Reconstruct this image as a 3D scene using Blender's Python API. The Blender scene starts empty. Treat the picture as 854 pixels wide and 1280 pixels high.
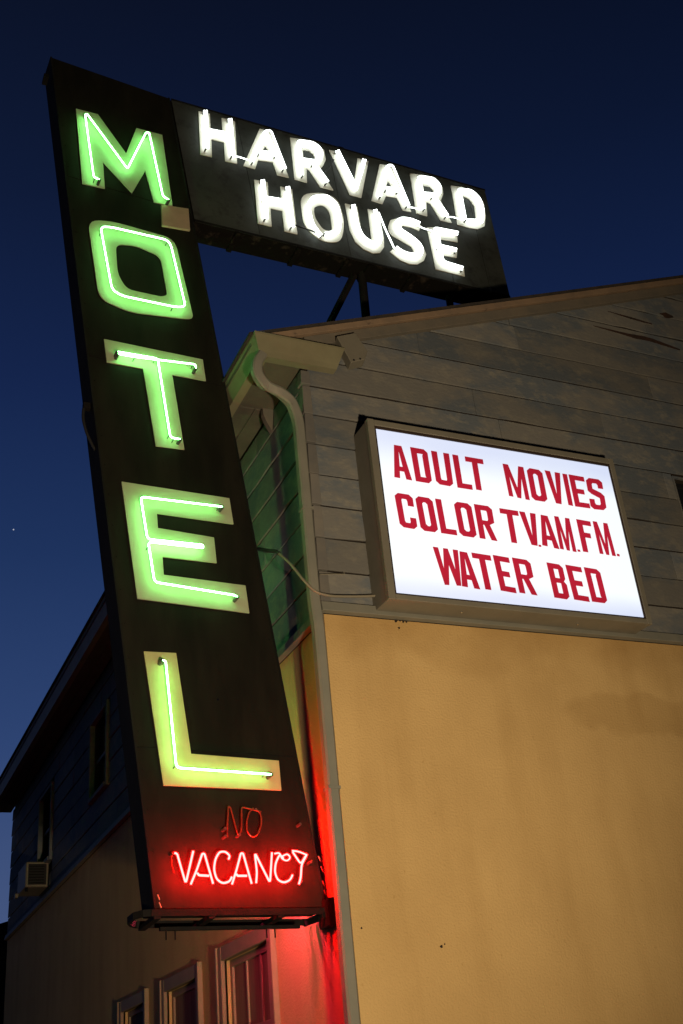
import bpy, bmesh, math, random
from mathutils import Vector, Matrix
from mathutils.geometry import tessellate_polygon
random.seed(7)
sc = bpy.context.scene
COL = sc.collection

# ------------------------------------------------------------------ camera
FPX, YAW, PITCH, ROLL = 1394.43, -0.461890, 0.494149, -0.103700
CAM = Vector((0, 0, 1.6))
ROT = Matrix.Rotation(YAW, 3, 'Z') @ Matrix.Rotation(PITCH, 3, 'X') @ Matrix(((1, 0, 0), (0, 0, -1), (0, 1, 0))) @ Matrix.Rotation(ROLL, 3, 'Z')
cd = bpy.data.cameras.new('camera'); cam = bpy.data.objects.new('camera', cd); COL.objects.link(cam)
cam.matrix_world = Matrix.Translation(CAM) @ ROT.to_4x4()
cd.sensor_fit = 'VERTICAL'; cd.sensor_height = 36; cd.lens = FPX / 1280 * 36
cd.clip_start = .05; cd.clip_end = 5000
sc.camera = cam

# ------------------------------------------------------------------ world: dusk sky, brighter towards the horizon
w = bpy.data.worlds.new('World'); sc.world = w; w.use_nodes = True
nt = w.node_tree; nt.nodes.clear()
tc = nt.nodes.new('ShaderNodeTexCoord'); sx = nt.nodes.new('ShaderNodeSeparateXYZ')
rp = nt.nodes.new('ShaderNodeValToRGB'); bg = nt.nodes.new('ShaderNodeBackground'); wo = nt.nodes.new('ShaderNodeOutputWorld')
nt.links.new(tc.outputs['Generated'], sx.inputs[0]); nt.links.new(sx.outputs['Z'], rp.inputs[0])
nt.links.new(rp.outputs[0], bg.inputs[0]); nt.links.new(bg.outputs[0], wo.inputs[0])
SKY = [(0.0, (.085, .105, .205)), (.16, (.056, .090, .205)), (.30, (.027, .057, .165)), (.45, (.0130, .0325, .108)),
       (.58, (.0072, .0178, .070)), (.70, (.0048, .0108, .039)), (.80, (.0038, .0072, .0235)), (1.0, (.0035, .006, .018))]
e = rp.color_ramp.elements
while len(e) < len(SKY): e.new(.5)
for i, (p, c) in enumerate(SKY): e[i].position = p; e[i].color = (*c, 1)
# the afterglow sits beyond the far end of the building (+Y); the opposite sky is darker
mr_ = nt.nodes.new('ShaderNodeMapRange'); mr_.interpolation_type = 'SMOOTHSTEP'; mr_.inputs[1].default_value = -.25; mr_.inputs[2].default_value = .85; mr_.inputs[3].default_value = .06; mr_.inputs[4].default_value = 1
nt.links.new(sx.outputs['Y'], mr_.inputs[0]); nt.links.new(mr_.outputs[0], bg.inputs[1])
# the last light after sunset
sl = bpy.data.lights.new('sun', 'SUN'); sl.energy = .004; sl.angle = math.radians(15); sl.color = (.6, .7, 1)
so = bpy.data.objects.new('sun', sl); COL.objects.link(so); so.rotation_euler = (math.radians(70), 0, math.radians(150))
# warm flood lamp low over the pavement: it throws the light box's shadow up the siding
ll = bpy.data.lights.new('pavement_flood_lamp', 'SPOT'); ll.energy = 2200; ll.color = (1, .77, .50); ll.shadow_soft_size = .12
ll.spot_size = math.radians(83); ll.spot_blend = 1.0
lo = bpy.data.objects.new('pavement_flood_lamp', ll); COL.objects.link(lo); lo.location = (1.45, -.60, .5)
lo.rotation_euler = (Vector((2.35, 6.2, 5.1)) - lo.location).to_track_quat('-Z', 'Y').to_euler()

sc.view_settings.view_transform = 'Standard'; sc.view_settings.look = 'None'
sc.view_settings.exposure = 0; sc.view_settings.gamma = 1
sc.render.engine = 'CYCLES'
sc.cycles.max_bounces = 6; sc.cycles.diffuse_bounces = 3; sc.cycles.use_denoising = True
sc.cycles.sample_clamp_indirect = 4; sc.cycles.caustics_reflective = False; sc.cycles.caustics_refractive = False

# ------------------------------------------------------------------ surveying helpers: pixel of the photograph -> point on a real plane
def ray(x, y): return ROT @ Vector(((x - 427) / FPX, -(y - 640) / FPX, -1))
def on(x, y, p0, n):
    d = ray(x, y); n = Vector(n); return CAM + d * ((Vector(p0) - CAM).dot(n) / d.dot(n))
FY = 6.2            # front wall plane
WX = 2.877          # side wall plane
def front(x, y, off=0): return on(x, y, (0, FY - off, 0), (0, 1, 0))
def side(x, y, off=0): return on(x, y, (WX - off, 0, 0), (1, 0, 0))
def aty(x, y, Y): return on(x, y, (0, Y, 0), (0, 1, 0))

# ------------------------------------------------------------------ materials
def mat(name, col, rough=.7, metal=0, col2=None, scale=4, bump=0, bscale=60, det=6, emit=None, estr=0, spec=.5, rand=0, stretch=None, thr=(.35, .65), col3=None, s3=20, t3=(.6, .75)):
    m = bpy.data.materials.new(name); m.use_nodes = True; t = m.node_tree; b = t.nodes['Principled BSDF']
    b.inputs['Roughness'].default_value = rough; b.inputs['Metallic'].default_value = metal
    b.inputs['Specular IOR Level'].default_value = spec
    b.inputs['Base Color'].default_value = (*col, 1)
    co = t.nodes.new('ShaderNodeNewGeometry'); mp = t.nodes.new('ShaderNodeMapping'); t.links.new(co.outputs['Position'], mp.inputs[0])
    if stretch: mp.inputs['Scale'].default_value = stretch
    out = None
    if col2:
        n = t.nodes.new('ShaderNodeTexNoise'); n.inputs['Scale'].default_value = scale; n.inputs['Detail'].default_value = det; n.inputs['Roughness'].default_value = .62
        t.links.new(mp.outputs[0], n.inputs['Vector'])
        r = t.nodes.new('ShaderNodeValToRGB'); r.color_ramp.elements[0].position, r.color_ramp.elements[1].position = thr
        r.color_ramp.elements[0].color = (*col, 1); r.color_ramp.elements[1].color = (*col2, 1)
        t.links.new(n.outputs[0], r.inputs[0]); out = r.outputs[0]
    if col3:
        n = t.nodes.new('ShaderNodeTexNoise'); n.inputs['Scale'].default_value = s3; n.inputs['Detail'].default_value = 8; n.inputs['Roughness'].default_value = .7
        t.links.new(mp.outputs[0], n.inputs['Vector'])
        r = t.nodes.new('ShaderNodeValToRGB'); r.color_ramp.elements[0].position, r.color_ramp.elements[1].position = t3
        mx = t.nodes.new('ShaderNodeMix'); mx.data_type = 'RGBA'
        t.links.new(n.outputs[0], r.inputs[0]); t.links.new(r.outputs[0], mx.inputs[0])
        if out: t.links.new(out, mx.inputs[6])
        else: mx.inputs[6].default_value = (*col, 1)
        mx.inputs[7].default_value = (*col3, 1); out = mx.outputs[2]
    if rand:
        oi = t.nodes.new('ShaderNodeObjectInfo'); mr = t.nodes.new('ShaderNodeMapRange')
        mr.inputs[3].default_value = 1 - rand; mr.inputs[4].default_value = 1 + rand; t.links.new(oi.outputs['Random'], mr.inputs[0])
        hs = t.nodes.new('ShaderNodeHueSaturation'); t.links.new(mr.outputs[0], hs.inputs['Value'])
        if out: t.links.new(out, hs.inputs['Color'])
        else: hs.inputs['Color'].default_value = (*col, 1)
        out = hs.outputs[0]
    if out: t.links.new(out, b.inputs['Base Color'])
    if bump:
        n = t.nodes.new('ShaderNodeTexNoise'); n.inputs['Scale'].default_value = bscale; n.inputs['Detail'].default_value = 5
        t.links.new(mp.outputs[0], n.inputs['Vector'])
        bp = t.nodes.new('ShaderNodeBump'); bp.inputs['Strength'].default_value = bump; bp.inputs['Distance'].default_value = .01
        t.links.new(n.outputs[0], bp.inputs['Height']); t.links.new(bp.outputs[0], b.inputs['Normal'])
    if emit: b.inputs['Emission Color'].default_value = (*emit, 1); b.inputs['Emission Strength'].default_value = estr
    m['out'] = 0
    return m

M = {}
M['sign_face'] = mat('sign_face_black', (.009, .0085, .007), .6, col2=(.0155, .0138, .0105), scale=3.2, stretch=(1.6, 1.6, .4), bump=.25, bscale=9, col3=(.007, .006, .005), s3=14, spec=.05)
M['sign_low'] = mat('sign_face_faded_lower', (.026, .016, .012), .6, col2=(.036, .022, .016), scale=2.2, bump=.25, bscale=9, col3=(.018, .012, .010), s3=14, spec=.16, t3=(.62, .8))
M['roof_face'] = mat('roof_sign_face', (.036, .042, .038), .6, col2=(.056, .063, .056), scale=2, bump=.2, bscale=8, col3=(.022, .023, .021), s3=9, t3=(.5, .7), spec=.2)
M['sign_side'] = mat('sign_side_black', (.007, .007, .007), .8, col2=(.012, .011, .010), scale=5, bump=.3, spec=.1)
M['rust'] = mat('rusty_underside', (.008, .007, .006), .95, col2=(.045, .035, .028), scale=7, bump=.6, bscale=20, thr=(.56, .72), spec=.05)
M['green_paint'] = mat('letter_paint_pale_green', (.40, .44, .29), .5, col2=(.35, .39, .24), scale=6, col3=(.30, .28, .14), s3=30, t3=(.66, .78))
M['yellow_paint'] = mat('letter_paint_yellowed', (.50, .46, .22), .5, col2=(.42, .40, .18), scale=6, col3=(.30, .26, .12), s3=30, t3=(.66, .78))
M['white_paint'] = mat('letter_paint_white', (.74, .74, .66), .45, col2=(.66, .66, .56), scale=7, col3=(.36, .33, .24), s3=34, t3=(.64, .78))
def emi(name, c, s):
    m = bpy.data.materials.new(name); m.use_nodes = True; b = m.node_tree.nodes['Principled BSDF']
    b.inputs['Base Color'].default_value = (.1, .1, .1, 1); b.inputs['Emission Color'].default_value = (*c, 1); b.inputs['Emission Strength'].default_value = s
    b.inputs['Roughness'].default_value = .1
    return m
M['neon_green'] = emi('neon_green', (.24, 1, .26), 21)
M['neon_green_back'] = emi('neon_green_far_side', (.24, 1, .20), 26)
M['neon_white'] = emi('neon_white', (.92, 1, .95), 4.6)
M['neon_red'] = emi('neon_red', (1, .0034, .0032), 260)
M['neon_red_back'] = emi('neon_red_far_side', (1, .05, .13), 190)
M['dead_tube'] = mat('unlit_red_glass_tube', (.085, .018, .012), .2, col2=(.12, .04, .02), scale=12)
M['blackout'] = mat('blocked_out_tube', (.015, .015, .015), .35)
M['electrode'] = mat('electrode_housing', (.05, .05, .045), .3)
M['glass'] = mat('clear_glass_support', (.10, .11, .09), .15)
M['plate'] = mat('tan_patch_plate', (.40, .29, .20), .6, col2=(.34, .25, .17), scale=9, col3=(.2, .14, .1), s3=25, t3=(.68, .8))
M['iron'] = mat('black_iron', (.006, .006, .006), .75, col2=(.011, .009, .008), scale=12, bump=.3, spec=.1)
M['siding'] = mat('weathered_siding', (.108, .126, .145), .8, col2=(.160, .158, .148), scale=1.5, bump=.35, bscale=26, rand=.20, spec=.1, col3=(.215, .205, .172), s3=5.5, t3=(.50, .72), thr=(.42, .56), stretch=(1, 1, 1.8))
M['siding_cap'] = mat('siding_corner_cap', (.165, .155, .135), .7, col2=(.12, .12, .12), scale=4, bump=.2, rand=.12)
M['trim'] = mat('trim_paint', (.165, .140, .105), .7, col2=(.125, .115, .095), scale=5, bump=.3, bscale=30, col3=(.07, .055, .04), s3=16, t3=(.64, .74))
M['rake'] = mat('rake_paint', (.26, .18, .115), .7, col2=(.20, .145, .10), scale=6, bump=.3, bscale=30, col3=(.08, .055, .04), s3=12, t3=(.62, .72))
M['gutter'] = mat('gutter_enamel', (.21, .20, .125), .5, col2=(.17, .16, .10), scale=4, col3=(.15, .10, .06), s3=12, t3=(.64, .76), spec=.15)
M['spout'] = mat('downspout_paint', (.175, .178, .150), .5, col2=(.21, .205, .17), scale=5, spec=.2, col3=(.10, .08, .06), s3=14, t3=(.66, .76))
M['soffit'] = mat('soffit_paint', (.095, .090, .066), .8, col2=(.07, .066, .05), scale=4, bump=.3)
M['box_frame'] = mat('light_box_bronze', (.19, .178, .14), .55, col2=(.155, .145, .115), scale=4, col3=(.08, .06, .04), s3=18, t3=(.66, .78))
M['gasket'] = mat('light_box_retainer', (.035, .022, .016), .6)
M['dark'] = mat('interior_dark', (.01, .01, .011), .8)
M['casing'] = mat('window_casing_paint', (.27, .195, .12), .7, col2=(.23, .165, .10), scale=6, bump=.2)
M['pane'] = mat('window_glass', (.012, .013, .015), .06, spec=.5)
M['curtain'] = mat('window_curtain', (.20, .13, .07), .9, col2=(.14, .085, .045), scale=3, stretch=(14, 14, .6))
M['curtain2'] = mat('window_curtain_dark', (.08, .065, .055), .9, col2=(.03, .025, .022), scale=3, stretch=(10, 10, .5))
M['cable'] = mat('grey_cable', (.20, .18, .13), .6)
M['rubber'] = mat('black_rubber', (.012, .012, .012), .6)
M['roof'] = mat('asphalt_roofing', (.035, .033, .03), .95, col2=(.06, .05, .045), scale=8, bump=.6, spec=.1)
M['ac'] = mat('air_conditioner_enamel', (.19, .17, .12), .6, col2=(.16, .14, .10), scale=5)
M['asphalt'] = mat('asphalt', (.045, .045, .045), .9, col2=(.06, .058, .055), scale=3, bump=.4, bscale=80)
M['concrete'] = mat('concrete', (.26, .25, .23), .9, col2=(.20, .19, .18), scale=3, bump=.3)
M['neigh'] = mat('neighbour_wall', (.05, .045, .04), .9, col2=(.035, .03, .03), scale=2)
M['hole'] = mat('dark_chip_and_gap', (.02, .013, .008), .95)
M['split'] = mat('bare_rotten_wood', (.045, .018, .010), .95, col2=(.02, .012, .008), scale=14)
M['screw'] = mat('bright_screw', (.8, .8, .76), .15, metal=1)

# stucco with its stains
def stucco():
    m = mat('ochre_stucco', (.575, .395, .170), .92, col2=(.495, .333, .140), scale=1.1, bump=.55, bscale=70, thr=(.35, .7), spec=.2)
    t = m.node_tree; b = t.nodes['Principled BSDF']; src = b.inputs['Base Color'].links[0].from_socket
    g = t.nodes.new('ShaderNodeNewGeometry')
    def mixin(src, fac, colour):
        mx = t.nodes.new('ShaderNodeMix'); mx.data_type = 'RGBA'; mx.blend_type = 'MULTIPLY'
        t.links.new(fac, mx.inputs[0]); t.links.new(src, mx.inputs[6]); mx.inputs[7].default_value = (*colour, 1); return mx.outputs[2]
    def math_(op, a, b_=None, c=None):
        n = t.nodes.new('ShaderNodeMath'); n.operation = op
        for i, v in enumerate((a, b_, c)):
            if v is None: continue
            if isinstance(v, (int, float)): n.inputs[i].default_value = v
            else: t.links.new(v, n.inputs[i])
        return n.outputs[0]
    s = t.nodes.new('ShaderNodeSeparateXYZ'); t.links.new(g.outputs['Position'], s.inputs[0])
    nz = t.nodes.new('ShaderNodeTexNoise'); nz.inputs['Scale'].default_value = 3.2; nz.inputs['Detail'].default_value = 7; t.links.new(g.outputs['Position'], nz.inputs['Vector'])
    # damp patch high on the wall
    c1 = front(790, 893)
    dx = math_('DIVIDE', math_('SUBTRACT', s.outputs[0], c1.x + .1), .62); dz = math_('DIVIDE', math_('SUBTRACT', s.outputs[2], c1.z), .15)
    d = math_('ADD', math_('MULTIPLY', dx, dx), math_('MULTIPLY', dz, dz))
    d = math_('ADD', d, math_('MULTIPLY', math_('SUBTRACT', nz.outputs[0], .5), 3.4))
    f = t.nodes.new('ShaderNodeMapRange'); f.inputs[1].default_value = 1.30; f.inputs[2].default_value = .70; t.links.new(d, f.inputs[0])
    src = mixin(src, f.outputs[0], (.885, .865, .83))
    # soft streaks running down
    mp = t.nodes.new('ShaderNodeMapping'); mp.inputs['Scale'].default_value = (2.6, 2.6, .35); t.links.new(g.outputs['Position'], mp.inputs[0])
    n2 = t.nodes.new('ShaderNodeTexNoise'); n2.inputs['Scale'].default_value = 1.6; n2.inputs['Detail'].default_value = 6; t.links.new(mp.outputs[0], n2.inputs['Vector'])
    f2 = t.nodes.new('ShaderNodeMapRange'); f2.inputs[1].default_value = .45; f2.inputs[2].default_value = .75; f2.inputs[4].default_value = .6; t.links.new(n2.outputs[0], f2.inputs[0])
    src = mixin(src, f2.outputs[0], (.80, .76, .70))
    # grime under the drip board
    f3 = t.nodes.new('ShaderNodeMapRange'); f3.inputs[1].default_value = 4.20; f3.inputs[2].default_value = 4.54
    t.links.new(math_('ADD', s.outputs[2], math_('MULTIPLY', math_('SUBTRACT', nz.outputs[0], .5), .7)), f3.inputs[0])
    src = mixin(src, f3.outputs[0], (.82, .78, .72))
    # fine specks and chips
    n4 = t.nodes.new('ShaderNodeTexNoise'); n4.inputs['Scale'].default_value = 26; n4.inputs['Detail'].default_value = 3; t.links.new(g.outputs['Position'], n4.inputs['Vector'])
    f4 = t.nodes.new('ShaderNodeMapRange'); f4.inputs[1].default_value = .70; f4.inputs[2].default_value = .76; f4.inputs[4].default_value = .7; t.links.new(n4.outputs[0], f4.inputs[0])
    src = mixin(src, f4.outputs[0], (.75, .7, .62))
    t.links.new(src, b.inputs['Base Color'])
    return m
M['stucco'] = stucco()

# light box faces: lit from behind by a few tubes, so a little uneven
def backlit(name, base, strength, red=False):
    m = bpy.data.materials.new(name); m.use_nodes = True; t = m.node_tree; b = t.nodes['Principled BSDF']
    b.inputs['Base Color'].default_value = (*[c * .5 for c in base], 1); b.inputs['Roughness'].default_value = .3
    g = t.nodes.new('ShaderNodeNewGeometry'); n = t.nodes.new('ShaderNodeTexNoise'); n.inputs['Scale'].default_value = 1.3; n.inputs['Detail'].default_value = 2
    mp = t.nodes.new('ShaderNodeMapping'); mp.inputs['Scale'].default_value = (1, 1, 1.6); t.links.new(g.outputs['Position'], mp.inputs[0]); t.links.new(mp.outputs[0], n.inputs['Vector'])
    s = t.nodes.new('ShaderNodeSeparateXYZ'); t.links.new(g.outputs['Position'], s.inputs[0])
    # distance from the tubes in the middle of the box: top strip is dimmer
    fz = t.nodes.new('ShaderNodeMapRange'); fz.interpolation_type = 'SMOOTHSTEP'; fz.inputs[1].default_value = 5.90; fz.inputs[2].default_value = 5.50; t.links.new(s.outputs[2], fz.inputs[0])
    fb = t.nodes.new('ShaderNodeMapRange'); fb.interpolation_type = 'SMOOTHSTEP'; fb.inputs[1].default_value = 4.60; fb.inputs[2].default_value = 4.85; t.links.new(s.outputs[2], fb.inputs[0])
    mu = t.nodes.new('ShaderNodeMath'); mu.operation = 'MULTIPLY'; t.links.new(fz.outputs[0], mu.inputs[0]); t.links.new(fb.outputs[0], mu.inputs[1])
    ad = t.nodes.new('ShaderNodeMath'); ad.operation = 'MULTIPLY_ADD'; t.links.new(n.outputs[0], ad.inputs[0]); ad.inputs[1].default_value = .5; 
    sb = t.nodes.new('ShaderNodeMath'); sb.operation = 'SUBTRACT'; t.links.new(mu.outputs[0], sb.inputs[0]); sb.inputs[1].default_value = .25; t.links.new(sb.outputs[0], ad.inputs[2])
    r = t.nodes.new('ShaderNodeValToRGB'); r.color_ramp.elements[0].position = 0; r.color_ramp.elements[1].position = .9
    if red:
        r.color_ramp.elements[0].color = (.34, .010, .022, 1); r.color_ramp.elements[1].color = (.47, .014, .036, 1)
    else:
        r.color_ramp.elements[0].color = (.56, .66, .90, 1); r.color_ramp.elements[1].color = (.83, .93, 1.0, 1)
    t.links.new(ad.outputs[0], r.inputs[0]); t.links.new(r.outputs[0], b.inputs['Emission Color']); b.inputs['Emission Strength'].default_value = strength
    return m
M['lit_face'] = backlit('backlit_white_acrylic', (.8, .8, .8), .97)
M['lit_red'] = backlit('backlit_red_letter', (.3, .01, .02), .85, True)

# ------------------------------------------------------------------ object helpers
def tag(o, label=None, cat=None, group=None, kind=None):
    for k, v in (('label', label), ('category', cat), ('group', group), ('kind', kind)):
        if v: o[k] = v
    return o
def thing(name, loc, label, cat, group=None):
    o = bpy.data.objects.new(name, None); COL.objects.link(o); o.location = loc; o.empty_display_size = .1
    o['org'] = list(loc); return tag(o, label, cat, group)
def org(p): return Vector(p['org']) if p is not None and 'org' in p.keys() else Vector((0, 0, 0))
class MB:
    def __init__(s): s.v = []; s.f = []; s.sm = []
    def add(s, vs, fs, smooth=False):
        k = len(s.v); s.v += [Vector(v) for v in vs]; s.f += [tuple(i + k for i in f) for f in fs]; s.sm += [smooth] * len(fs); return s
    def hexa(s, c):      # 8 corners: bottom loop 0-3, top loop 4-7
        return s.add(c, [(3, 2, 1, 0), (4, 5, 6, 7), (0, 1, 5, 4), (1, 2, 6, 5), (2, 3, 7, 6), (3, 0, 4, 7)])
    def box(s, a, b):
        x0, y0, z0 = a; x1, y1, z1 = b
        return s.hexa([(x0, y0, z0), (x1, y0, z0), (x1, y1, z0), (x0, y1, z0), (x0, y0, z1), (x1, y0, z1), (x1, y1, z1), (x0, y1, z1)])
    def prism(s, loops, fr, bk):   # loops: lists of 2D points (outer, holes); fr/bk: maps 2D -> 3D
        tri = tessellate_polygon([[Vector((p[0], p[1], 0)) for p in l] for l in loops])
        flat = [p for l in loops for p in l]; n = len(flat)
        fs = [tuple(t_) for t_ in tri] + [tuple(i + n for i in reversed(t_)) for t_ in tri]
        k = 0
        for l in loops:
            m_ = len(l)
            for i in range(m_): a, b = k + i, k + (i + 1) % m_; fs.append((a, b, b + n, a + n))
            k += m_
        return s.add([fr(p) for p in flat] + [bk(p) for p in flat], fs)
    def tube(s, pts, r, n=8, closed=False, r2=None):
        pts = [Vector(p) for p in pts]; N = len(pts); rings = []
        up = None
        for i in range(N):
            a = pts[i - 1] if (i > 0 or closed) else pts[0]; b = pts[(i + 1) % N] if (i < N - 1 or closed) else pts[-1]
            t_ = (b - a).normalized() if (b - a).length > 1e-9 else Vector((0, 0, 1))
            if up is None:
                up = t_.orthogonal().normalized()
            up = (up - t_ * up.dot(t_)).normalized(); sd = t_.cross(up)
            rings.append([pts[i] + (up * math.cos(2 * math.pi * j / n) + sd * math.sin(2 * math.pi * j / n)) * r for j in range(n)])
        vs = [v for rg in rings for v in rg]; fs = []
        for i in range(N if closed else N - 1):
            a, b = i * n, ((i + 1) % N) * n
            fs += [(a + j, a + (j + 1) % n, b + (j + 1) % n, b + j) for j in range(n)]
        s.add(vs, fs, True)
        if not closed: s.add(rings[0], [tuple(reversed(range(n)))]); s.add(rings[-1], [tuple(range(n))])
        return s
    def build(s, name, m, parent=None, bevel=0, **k):
        me = bpy.data.meshes.new(name); o_ = org(parent)
        me.from_pydata([v - o_ for v in s.v], [], s.f); me.polygons.foreach_set('use_smooth', s.sm)
        bm = bmesh.new(); bm.from_mesh(me); bmesh.ops.recalc_face_normals(bm, faces=bm.faces)
        if bevel:
            bmesh.ops.bevel(bm, geom=[e_ for e_ in bm.edges if len(e_.link_faces) == 2 and e_.calc_face_angle(0) > .6], offset=bevel, segments=1, affect='EDGES')
        bm.to_mesh(me); bm.free()
        me.materials.append(m if not isinstance(m, str) else M[m])
        o = bpy.data.objects.new(name, me); COL.objects.link(o)
        if parent is not None: o.parent = parent
        o['org'] = list(o_)
        return tag(o, **k)
def fillet(pts, r, closed=False, n=4):
    out = []; N = len(pts); P = [Vector(p) for p in pts]
    for i in range(N):
        if not closed and i in (0, N - 1): out.append(P[i]); continue
        a, b, c = P[i - 1], P[i], P[(i + 1) % N]
        u, v = a - b, c - b; d = min(r, u.length * .45, v.length * .45)
        p, q = b + u.normalized() * d, b + v.normalized() * d
        for j in range(n + 1):
            t_ = j / n; out.append(p * (1 - t_) ** 2 + b * 2 * t_ * (1 - t_) + q * t_ ** 2)
    return out
def Z(ox, oy, s): return lambda pts: [(ox + x / s, oy + y / s) for x, y in pts]

# ------------------------------------------------------------------ ground
g = MB().add([(-900, -900, 0), (900, -900, 0), (900, 900, 0), (-900, 900, 0)], [(0, 1, 2, 3)]).build('ground', 'asphalt', kind='structure')
MB().box((1.6, 4.6, 0), (16, 6.19, .13)).build('pavement', 'concrete', kind='structure', bevel=.01)

# ------------------------------------------------------------------ motel building
bd = thing('motel_building', (WX, FY, 0), 'two storey ochre stucco building with grey weathered siding above, carrying the neon signs', 'building')
BX, BY = 13.2, 19.05                       # far corners
SLOPE = .379
def roofz(x): return 6.763 + SLOPE * (x - 2.659)
RIDGE = 8.1
def wall_with_openings(u0, u1, z0, z1, holes, mk, name, m):
    us = sorted({u0, u1, *[h[0] for h in holes], *[h[1] for h in holes]}); zs = sorted({z0, z1, *[h[2] for h in holes], *[h[3] for h in holes]})
    mb = MB()
    for a, b in zip(us, us[1:]):
        for c, d in zip(zs, zs[1:]):
            if any(h[0] <= a and b <= h[1] and h[2] <= c and d <= h[3] for h in holes): continue
            mb.hexa([mk(*q) for q in ((a, 0, c), (b, 0, c), (b, .16, c), (a, .16, c), (a, 0, d), (b, 0, d), (b, .16, d), (a, .16, d))])
    o = mb
    me = o.build(name, m, bd)
    bm = bmesh.new(); bm.from_mesh(me.data); bmesh.ops.remove_doubles(bm, verts=bm.verts, dist=1e-5); bm.to_mesh(me.data); bm.free()
    return me
FR = lambda u, d, z: (u, FY + d, z)
SD = lambda u, d, z: (WX + d, u, z)
WIN = [(7.54, 8.52, 1.15, 2.70), (9.18, 10.08, 1.15, 2.67), (10.78, 11.60, 1.15, 2.67)]
wall_with_openings(WX, BX, .0, 4.53, [], FR, 'stucco_wall', 'stucco')
wall_with_openings(FY + .17, BY, .0, 4.49, WIN, SD, 'stucco_wall', 'stucco')
# upper storey backing
UW = (6.245, 7.15, 5.05, 6.085)
mbk = MB()
gable = [(WX + .03, 4.531), (UW[0], 4.531), (UW[0], 6.5), (UW[1], 6.5), (UW[1], 4.531), (BX, 4.531), (BX, 6.7), (RIDGE, roofz(RIDGE) - .12), (WX + .03, roofz(WX + .03) - .12)]
mbk.prism([gable], lambda p: (p[0], FY + .02, p[1]), lambda p: (p[0], FY + .14, p[1]))
mbk.box((UW[0], FY + .02, 4.531), (UW[1], FY + .14, UW[2])); mbk.box((UW[0], FY + .02, UW[3]), (UW[1], FY + .14, 6.5))
mbk.build('gable_wall', 'hole', bd)
SW = [(12.30, 13.1, 5.12, 6.02), (15.55, 16.40, 5.02, 5.98)]
def sdwall():
    us = sorted({FY + .15, BY, *[h[0] for h in SW], *[h[1] for h in SW]}); mb = MB()
    for a, b in zip(us, us[1:]):
        h = [h for h in SW if h[0] <= a and b <= h[1]]
        if h: mb.box((WX + .02, a, 4.491), (WX + .14, b, h[0][2])); mb.box((WX + .02, a, h[0][3]), (WX + .14, b, 6.6))
        else: mb.box((WX + .02, a, 4.491), (WX + .14, b, 6.6))
    mb.build('upper_side_wall', 'hole', bd)
sdwall()
MB().box((WX + .2, BY - .14, 0), (BX, BY, 6.6)).build('rear_wall', 'stucco', bd)
MB().box((BX - .14, FY + .2, 0), (BX, BY - .2, 6.6)).build('end_wall', 'stucco', bd)

# siding boards, one by one
EXP = .2545; Z0 = 4.60
def clip(poly, f):      # keep f(p) >= 0
    out = []
    for i in range(len(poly)):
        a, b = poly[i], poly[(i + 1) % len(poly)]; fa, fb = f(a), f(b)
        if fa >= 0: out.append(a)
        if fa * fb < 0: t_ = fa / (fa - fb); out.append((a[0] + (b[0] - a[0]) * t_, a[1] + (b[1] - a[1]) * t_))
    return out
def board(poly, z0, mk, label=None):
    j0 = random.uniform(-.002, .004); tl = random.uniform(-.006, .006)
    um = sum(p[0] for p in poly) / len(poly)
    pp = []
    for i, p in enumerate(poly):      # worn lower edge
        q = poly[(i + 1) % len(poly)]; pp.append(p)
        if abs(p[1] - z0) < 1e-6 and abs(q[1] - z0) < 1e-6:
            n_ = min(7, int(abs(q[0] - p[0]) / .18))
            for k in range(1, n_):
                t_ = (k + random.uniform(-.35, .35)) / n_
                pp.append((p[0] + (q[0] - p[0]) * t_, z0 + (random.uniform(.004, .011) if random.random() < .16 else random.uniform(-.0015, .002))))
    poly = pp
    def fr(p): k = (p[1] - z0) / EXP; return mk(p[0], -(.004 + j0 + tl * (p[0] - um)) * (1 - k) - .006, p[1])
    def bk(p): return mk(p[0], .003, p[1])
    MB().prism([poly], fr, bk).build('siding_board', 'siding', bd, bevel=.0025)
nb = 0
for r in range(19):
    z0 = Z0 + r * EXP; z1 = z0 + EXP - .010
    z0j = z0 + random.uniform(-.004, .004)
    if z0 > roofz(RIDGE) - .2: break
    u = WX + .046; first = True
    xend = BX if z0 < 6.4 else min(BX, RIDGE + (roofz(RIDGE) - z0) / SLOPE)
    while u < xend - .05:
        L = random.uniform(.7, 2.2) if first else random.choice((2.44, 1.83, 1.22)) * random.uniform(.95, 1.05)
        if u > 8.5: L = 4.8
        v = min(u + L, xend); first = False
        if xend - v < .3: v = xend
        segs = [(u, v - .003)]
        if z1 > UW[2] and z0 < UW[3]:    # leave the window free
            ns = []
            for a, b in segs:
                if b <= UW[0] - .03 or a >= UW[1] + .07: ns.append((a, b)); continue
                if a < UW[0] - .03: ns.append((a, UW[0] - .020))
                if b > UW[1] + .07: ns.append((UW[1] + .055, b))
            if z0 < UW[2] or z1 > UW[3]: ns = segs if (z1 < UW[2] + .05 or z0 > UW[3] - .05) else ns
            segs = ns
        for a, b in segs:
            poly = clip([(a, z0j), (b, z0j), (b, z1), (a, z1)], lambda p: roofz(p[0]) - .09 - p[1])
            if len(poly) >= 3 and v > u + .02: board(poly, z0j, FR)
        u = v
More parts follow.
